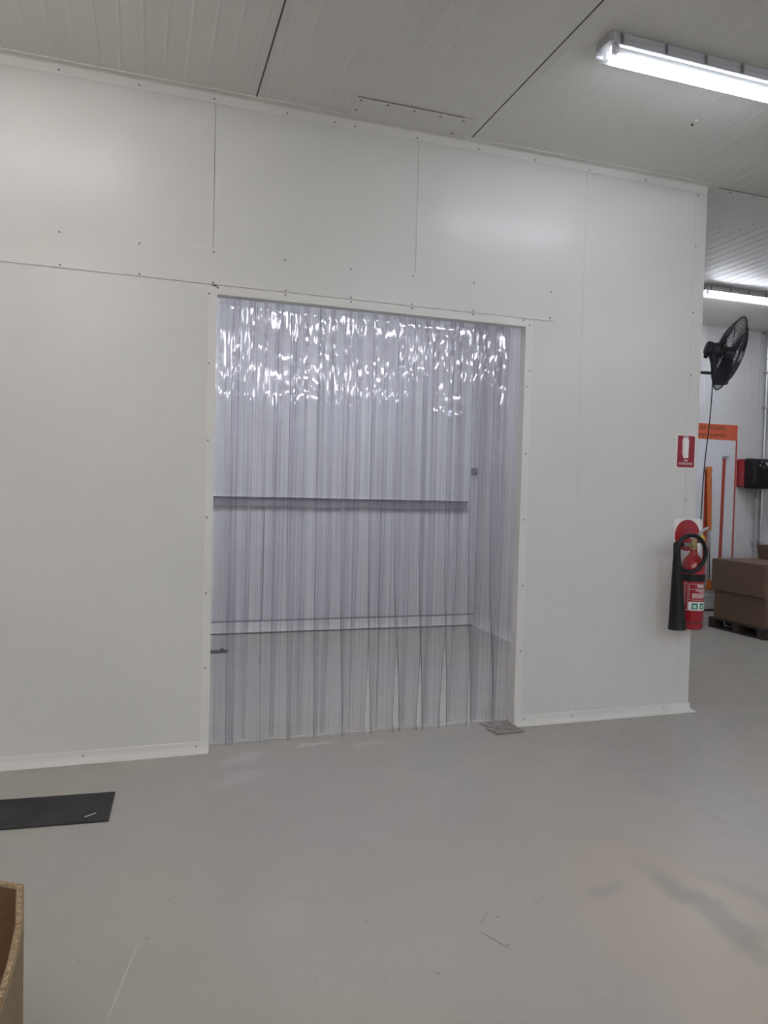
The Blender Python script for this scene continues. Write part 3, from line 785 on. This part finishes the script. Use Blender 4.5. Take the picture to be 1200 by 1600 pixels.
# label on the cylinder, facing away from the wall
def on_cyl(u, z, r): a = u / ER - math.pi / 2; return (EX + r * math.cos(a), EY + r * math.sin(a), z)
def label_patch(u0, u1, z0, z1, mat, r=.0006, name='label', n=12):
    m = MB(); vs = []
    for rr in (ER + .0001, ER + r):
        for z in (z0, z1):
            for i in range(n + 1): vs.append(on_cyl(u0 + (u1 - u0) * i / n, z, rr))
    k = n + 1; fs = []
    for i in range(n):
        fs += [(2 * k + i, 2 * k + i + 1, 3 * k + i + 1, 3 * k + i), (i, k + i, k + i + 1, i + 1), (i, i + 1, 2 * k + i + 1, 2 * k + i), (k + i, 3 * k + i, 3 * k + i + 1, k + i + 1)]
    fs += [(0, 2 * k, 3 * k, k), (n, k + n, 3 * k + n, 2 * k + n)]
    m.add(vs, fs); return m.build(name, mat, ex)
z0 = EZ
def outline(u0, u1, za, zb_, t=.0018):
    for a, b, c, d in ((u0, u1, za, za + t), (u0, u1, zb_ - t, zb_), (u0, u0 + t, za, zb_), (u1 - t, u1, za, zb_)): label_patch(a, b, c, d, 'white_sign', name='label_line', n=8)
outline(-.075, .085, z0 + .205, z0 + .315); outline(-.105, -.082, z0 + .135, z0 + .318)
label_patch(-.075, .085, z0 + .277, z0 + .279, 'white_sign', name='label_line')
vs, fs = text_verts('FIRE', .031, 'CENTER'); MB().add([on_cyl(v.x + .005, z0 + .287 + v.y, ER + .0006 + v.z) for v in vs], fs).build('lettering', 'white_sign', ex)
for i, (a, b, zz) in enumerate([(-.035, .05, .268), (-.01, .05, .258), (-.055, .065, .246), (-.055, .060, .237), (-.055, .055, .228), (-.055, .065, .219)]):
    label_patch(a, b, z0 + zz, z0 + zz + .0035, 'white_sign', name='label_line')
label_patch(-.078, .085, z0 + .135, z0 + .193, 'white_sign', name='label_panel')
for u in (-.035, .018):
    label_patch(u - .020, u + .020, z0 + .143, z0 + .185, 'green_print', .0010, 'label_icon')
    label_patch(u - .011, u + .009, z0 + .151, z0 + .173, 'mint_print', .0014, 'label_icon')

# ------------------------------------------------------------------ wall fan on the end wall
FC = Vector((3.90, .396, 2.612)); FR = .283
fan = empty('wall_fan', (XC, .62, 2.5)); tag(fan, 'dark round wall fan with wire cage tilted downward beyond the corner', 'fan')
cam_dir = (FC - CAM).normalized()
rt = cam_dir.cross(Vector((0, 0, 1))).normalized(); upv = rt.cross(cam_dir).normalized()
FN = (rt * .950 * .972 - upv * .312 * .972 + cam_dir * .235).normalized()   # facing of the blades: right, down, slightly away
_, FU, FV = frame_of(FN)
def cage(sign, depth, name):
    m = MB()
    def pt(r, ang):
        q = r / FR; h = depth * (1 - q ** 3.0)
        return FC + (FU * math.cos(ang) + FV * math.sin(ang)) * r + FN * sign * h
    nw = 64
    for i in range(nw):
        a = 2 * math.pi * i / nw
        m.tube([pt(FR * q, a) for q in (.18, .4, .6, .8, .92, 1.0)], .0018, 4)
    for q in (.18, .45, .72):
        m.tube([pt(FR * q, 2 * math.pi * i / 40) for i in range(40)], .0026, 5, closed=True)
    return m.build(name, 'fan', fan, True)
cage(1, .075, 'front_guard'); cage(-1, .085, 'rear_guard')
MB().tube([FC + (FU * math.cos(2 * math.pi * i / 48) + FV * math.sin(2 * math.pi * i / 48)) * FR for i in range(48)], .006, 8, closed=True).build('guard_rim', 'fan', fan, True)
for b in range(3):
    m = MB(); vs = []
    nr, na = 7, 7; base = b * 2 * math.pi / 3 + .5
    for side in (0, 1):
        for i in range(nr + 1):
            r = .045 + (.25 - .045) * i / nr; wd = .55 + .30 * math.sin(math.pi * min(1, i / nr * .9 + .1))
            for j in range(na + 1):
                s = j / na - .5; a = base + s * wd
                h = s * .075 + (.0018 if side else -.0018)
                vs.append(FC + (FU * math.cos(a) + FV * math.sin(a)) * r + FN * h)
    k = na + 1; o = (nr + 1) * k; fs = []
    for i in range(nr):
        for j in range(na):
            q = (i * k + j, i * k + j + 1, (i + 1) * k + j + 1, (i + 1) * k + j); fs.append(q); fs.append(tuple(o + t for t in q[::-1]))
    rim = [j for j in range(k)] + [i * k + na for i in range(1, nr + 1)] + [nr * k + j for j in range(na - 1, -1, -1)] + [i * k for i in range(nr - 1, 0, -1)]
    for a_, b_ in zip(rim, rim[1:] + rim[:1]): fs.append((a_, b_, o + b_, o + a_))
    m.add(vs, fs); m.build('blade', 'fan', fan, True)
MB().lathe([(.02, 0), (.048, .004), (.055, .03), (.055, .07), (.03, .078)], FC - FN * .04, FN, 20).build('hub', 'fan', fan, True)
MB().lathe([(.055, 0), (.060, .012), (.060, .060), (.056, .068), (.050, .080), (.056, .088), (.056, .118), (.045, .128), (.0001, .128)], FC - FN * .055, -FN, 24).build('motor', 'fan', fan, True)
MP = FC - FN * .12
PV = MP + Vector((.01, .0, -.20)); BR = Vector((XC + .012, MP.y + .06, PV.z + .02))
m = MB(); m.tube([MP, MP + Vector((.0, 0, -.05)), MP + Vector((.005, 0, -.10)), PV + Vector((0, 0, .02)), PV + Vector((0, 0, -.03))], [.040, .036, .026, .020, .016], 10)
m.tube([PV + Vector((0, 0, .02)), Vector((PV.x - .12, PV.y + .02, BR.z)), BR], .012, 10)
m.build('arm', 'fan', fan, True)
MB().box((XC + .0, BR.y - .05, BR.z - .08), (XC + .014, BR.y + .05, BR.z + .08), bev=.004).build('mounting_plate', 'fan', fan)
kb_ = MP - FN * .055 + Vector((0, 0, -.055)); MB().lathe([(.013, 0), (.017, .004), (.017, .02), (.010, .028), (.0001, .028)], kb_, (-.6, -.3, -.7), 12).build('tilt_knob', 'black_plastic', fan, True)
MB().cyl(MP - FN * .05 + Vector((0, 0, -.03)), kb_, .006, n=8).build('knob_stem', 'fan', fan)
cpts = []
c0 = Vector((PV.x - .005, PV.y + .005, PV.z - .03)); c1 = Vector((c0.x - .055, c0.y + .03, 1.08))
for i in range(26):
    t = i / 25
    cpts.append(c0.lerp(c1, t) + Vector((.006 * math.sin(t * 9) , 0, 0)))
cpts += [c1 + Vector((-.02, .02, -.05)), c1 + Vector((-.10, .06, -.09)), Vector((XC + .012, c1.y + .10, .97))]
MB().tube(cpts, .0042, 6).build('power_cord', 'black_plastic', fan, True)

# ------------------------------------------------------------------ shadow board and tools on the back wall
YB = BACK
bd = empty('tool_board', (6.40, YB, .33)); tag(bd, 'white tool shadow board with orange bulk packing header on the back wall', 'sign')
MB().box((5.98, YB - .006, .335), (6.828, YB - .0022, 2.440), bev=.001).build('panel', 'board', bd)
MB().box((5.99, YB - .008, 2.235), (6.820, YB - .006, 2.432)).build('header', 'orange_print', bd)
MB().box((5.985, YB - .0075, .34), (6.01, YB - .006, 2.235)).build('border', 'darkred_print', bd)
MB().box((6.797, YB - .0075, .34), (6.822, YB - .006, 2.235)).build('border', 'darkred_print', bd)
wall_text('BULK PACKING', .088, 6.165, YB - .0086, 2.352, 'black_print', bd, 'LEFT', .765)
wall_text('Orange Equipment', .078, 6.125, YB - .0086, 2.272, 'black_print', bd, 'LEFT', .86)
MB().prism([(6.345, .34), (6.40, .34), (6.385, 1.86), (6.33, 1.86)], 'y', YB - .0075, YB - .006).build('tool_outline', 'darkred_print', bd)
MB().prism([(6.590, .34), (6.640, .34), (6.650, 2.00), (6.600, 2.00)], 'y', YB - .0075, YB - .006).build('tool_outline', 'darkred_print', bd)
clipm = MB(); clipm.box((6.592, YB - .04, 2.00), (6.658, YB - .006, 2.035), bev=.004); clipm.tube([(6.658, YB - .03, 2.02), (6.675, YB - .035, 2.03), (6.69, YB - .038, 2.05)], .004, 6)
clipm.build('tool_clip', 'steel', bd)
tl = empty('squeegee', (6.44, YB - .04, .33)); tag(tl, 'long handled squeegee with orange grip hanging on the white tool board', 'squeegee')
a, b = Vector((6.425, YB - .045, .43)), Vector((6.360, YB - .045, 1.89)); d = (b - a)
P_ = lambda t: a + d * t
MB().tube([P_(.455), P_(.47), P_(.90), P_(.94), P_(.96), P_(.995), P_(1.0)], [.026, .030, .031, .028, .033, .036, .030], 14).build('grip', 'orange', tl, True)
MB().tube([P_(.0), P_(.46)], .017, 12).build('pole', 'chrome', tl, True)
MB().prism([(6.395, .345), (6.54, .345), (6.54, .385), (6.455, .465), (6.405, .465)], 'y', YB - .075, YB - .03).build('head', 'orange', tl)
MB().box((6.396, YB - .066, .316), (6.54, YB - .05, .346)).build('blade', 'white_plastic', tl)

# ------------------------------------------------------------------ red and black dispenser with pipes
dp = empty('wall_dispenser', (7.05, YB, 1.63)); tag(dp, 'red and black wall dispenser beside the tool board', 'dispenser')
MB().prism(rrect(6.83, 7.30, 1.645, 2.005, .03), 'y', YB - .13, YB - .001).build('backing', 'red_paint', dp)
m = MB(); sec = []
for (yy, ins) in ((YB - .13, .0), (YB - .20, .004), (YB - .25, .02), (YB - .275, .05)):
    sec.append([(x_, yy, z_) for x_, z_ in rrect(6.835 + ins, 7.30 - ins, 1.63 + ins, 2.01 - ins * .7, .035)])
n = len(sec[0]); vs = [p for s_ in sec for p in s_]; fs = []
for i in range(len(sec) - 1):
    for j in range(n): fs.append((i * n + j, i * n + (j + 1) % n, (i + 1) * n + (j + 1) % n, (i + 1) * n + j))
fs += [tuple(range(n)), tuple((len(sec) - 1) * n + j for j in range(n))]
m.add(vs, fs); m.build('cover', 'black_plastic', dp, True)
rr_ = random.Random(5)
for i in range(16):
    xx = rr_.uniform(6.93, 7.06); zz = rr_.uniform(1.89, 1.975); s_ = rr_.uniform(.003, .007)
    MB().prism([(xx - s_, zz - s_ * .6), (xx + s_, zz - s_ * .8), (xx + s_ * .7, zz + s_ * .6), (xx - s_ * .5, zz + s_)], 'y', YB - .2762, YB - .2745).build('white_mark', 'paper', dp)
MB().prism(rrect(7.03, 7.11, 1.925, 1.965, .008), 'y', YB - .2762, YB - .2745).build('badge', 'steel', dp)
m = MB(); m.cyl((7.02, YB - .16, 1.63), (7.02, YB - .16, 1.575), .030, .022, 12); m.cyl((7.02, YB - .16, 1.585), (6.99, YB - .18, 1.525), .034, .022, 12); m.cyl((6.95, YB - .16, 1.605), (7.03, YB - .16, 1.60), .016, n=10)
m.build('valve', 'rail_grey', dp, True)
pp = empty('service_pipe', (7.15, YB - .05, 0)); tag(pp, 'thin dark service pipe running down below the dispenser', 'pipe')
MB().tube([(7.10, YB - .05, 1.62), (7.12, YB - .05, 1.45), (7.125, YB - .05, .4)], .013, 10).build('tube', 'steel', pp, True)
for zz in (.93, 1.3): MB().box((7.10, YB - .07, zz - .015), (7.15, YB - .002, zz + .015), bev=.003).build('saddle', 'steel', pp)
cdt = empty('conduit', (7.23, YB - .04, 0)); tag(cdt, 'tall grey vertical conduit on the back wall reaching the ceiling', 'pipe')
MB().cyl((7.225, YB - .035, .32), (7.225, YB - .035, H - .01), .02, n=14).build('tube', 'steel', cdt, True)
for zz in (.95, 2.0, 2.67, 3.12): MB().box((7.185, YB - .065, zz - .012), (7.265, YB - .002, zz + .012), bev=.003).build('saddle', 'chrome', cdt)
MB().box((7.15, YB - .07, H - .03), (7.30, YB - .002, H - .006), bev=.003).build('top_bracket', 'steel', cdt)

# ------------------------------------------------------------------ pallet with cartons
PX, PY0, PY1 = 5.93, 1.95, 2.72
pal = empty('pallet', (6.4, 2.33, 0)); tag(pal, 'dark timber pallet under the stacked cartons', 'pallet')
for i in range(5):
    xx = PX + .0 + i * .235; MB().box((xx, PY0 - .02, .098), (xx + .19, PY1 + .02, .118), bev=.002).build('deck_board', 'pallet', pal)
for yy in (PY0 - .02, (PY0 + PY1) / 2 - .05, PY1 - .08):
    MB().box((PX, yy, .078), (PX + 1.13, yy + .10, .098)).build('stringer_board', 'pallet', pal)
    for xx in (PX, PX + .5, PX + 1.0): MB().box((xx, yy, .018), (xx + .13, yy + .10, .078)).build('block', 'pallet', pal)
MB().box((PX + .22, PY0, .018), (PX + .30, PY1, .078)).build('gap_blocker', 'pallet', pal)  # bar added to block the opening so the gap under the deck stays dark
for xx in (PX, PX + .5, PX + 1.0): MB().box((xx, PY0 - .02, .0), (xx + .13, PY1 + .02, .018)).build('base_board', 'pallet', pal)
sl = MB().prism([(5.985, 2.46), (6.03, 2.25), (6.045, 2.25), (6.0, 2.47)], 'z', .001, .0028).build('paper_slip', 'paper'); tag(sl, 'white paper slip lying on the floor under the pallet', 'paper')
def carton(name, x0, x1, y0, y1, z0, z1, label, g):
    r = empty(name, ((x0 + x1) / 2, (y0 + y1) / 2, z0)); tag(r, label, 'box', g)
    MB().box((x0, y0, z0), (x1, y1, z1 - .004), bev=.006).build('body', 'card', r)
    ym = (y0 + y1) / 2
    MB().box((x0 + .002, y0 + .002, z1 - .004), (x1 - .002, ym - .002, z1), bev=.0015).build('flap', 'card', r)
    MB().box((x0 + .002, ym + .002, z1 - .004), (x1 - .002, y1 - .002, z1), bev=.0015).build('flap', 'card', r)
    return r
carton('carton', PX + .035, PX + 1.09, PY0 + .01, PY1 - .02, .118, .445, 'lower brown carton resting on the dark pallet', 'cartons on the pallet')
carton('carton', PX + .0, PX + 1.10, PY0 + .0, PY1 + .0, .445, .80, 'upper brown carton stacked on another carton on the pallet', 'cartons on the pallet')
oc = empty('open_carton', (6.80, 2.40, .80)); tag(oc, 'open cardboard tray with flared flaps on top of the upper carton', 'box')
tx0, tx1, ty0, ty1 = 6.52, 6.98, 2.05, 2.62
MB().box((tx0, ty0, .80), (tx1, ty1, .806)).build('bottom', 'card', oc)
def flap(p, q, out, h=.165, fl_=.045):
    p, q, out = Vector(p), Vector(q), Vector(out)
    vs = []
    for z, o_ in ((.80, 0), (.80 + h, fl_)):
        for base in (p, q):
            for th_ in (0, .005): vs.append((base.x + out.x * (o_ + th_), base.y + out.y * (o_ + th_), z))
    MB().add(vs, [(0, 1, 3, 2), (4, 6, 7, 5), (0, 4, 5, 1), (2, 3, 7, 6), (0, 2, 6, 4), (1, 5, 7, 3)]).build('flap', 'card', oc)
flap((tx0, ty0), (tx0, ty1), (-1, 0)); flap((tx1, ty0), (tx1, ty1), (1, 0)); flap((tx0, ty0), (tx1, ty0), (0, -1)); flap((tx0, ty1), (tx1, ty1), (0, 1))
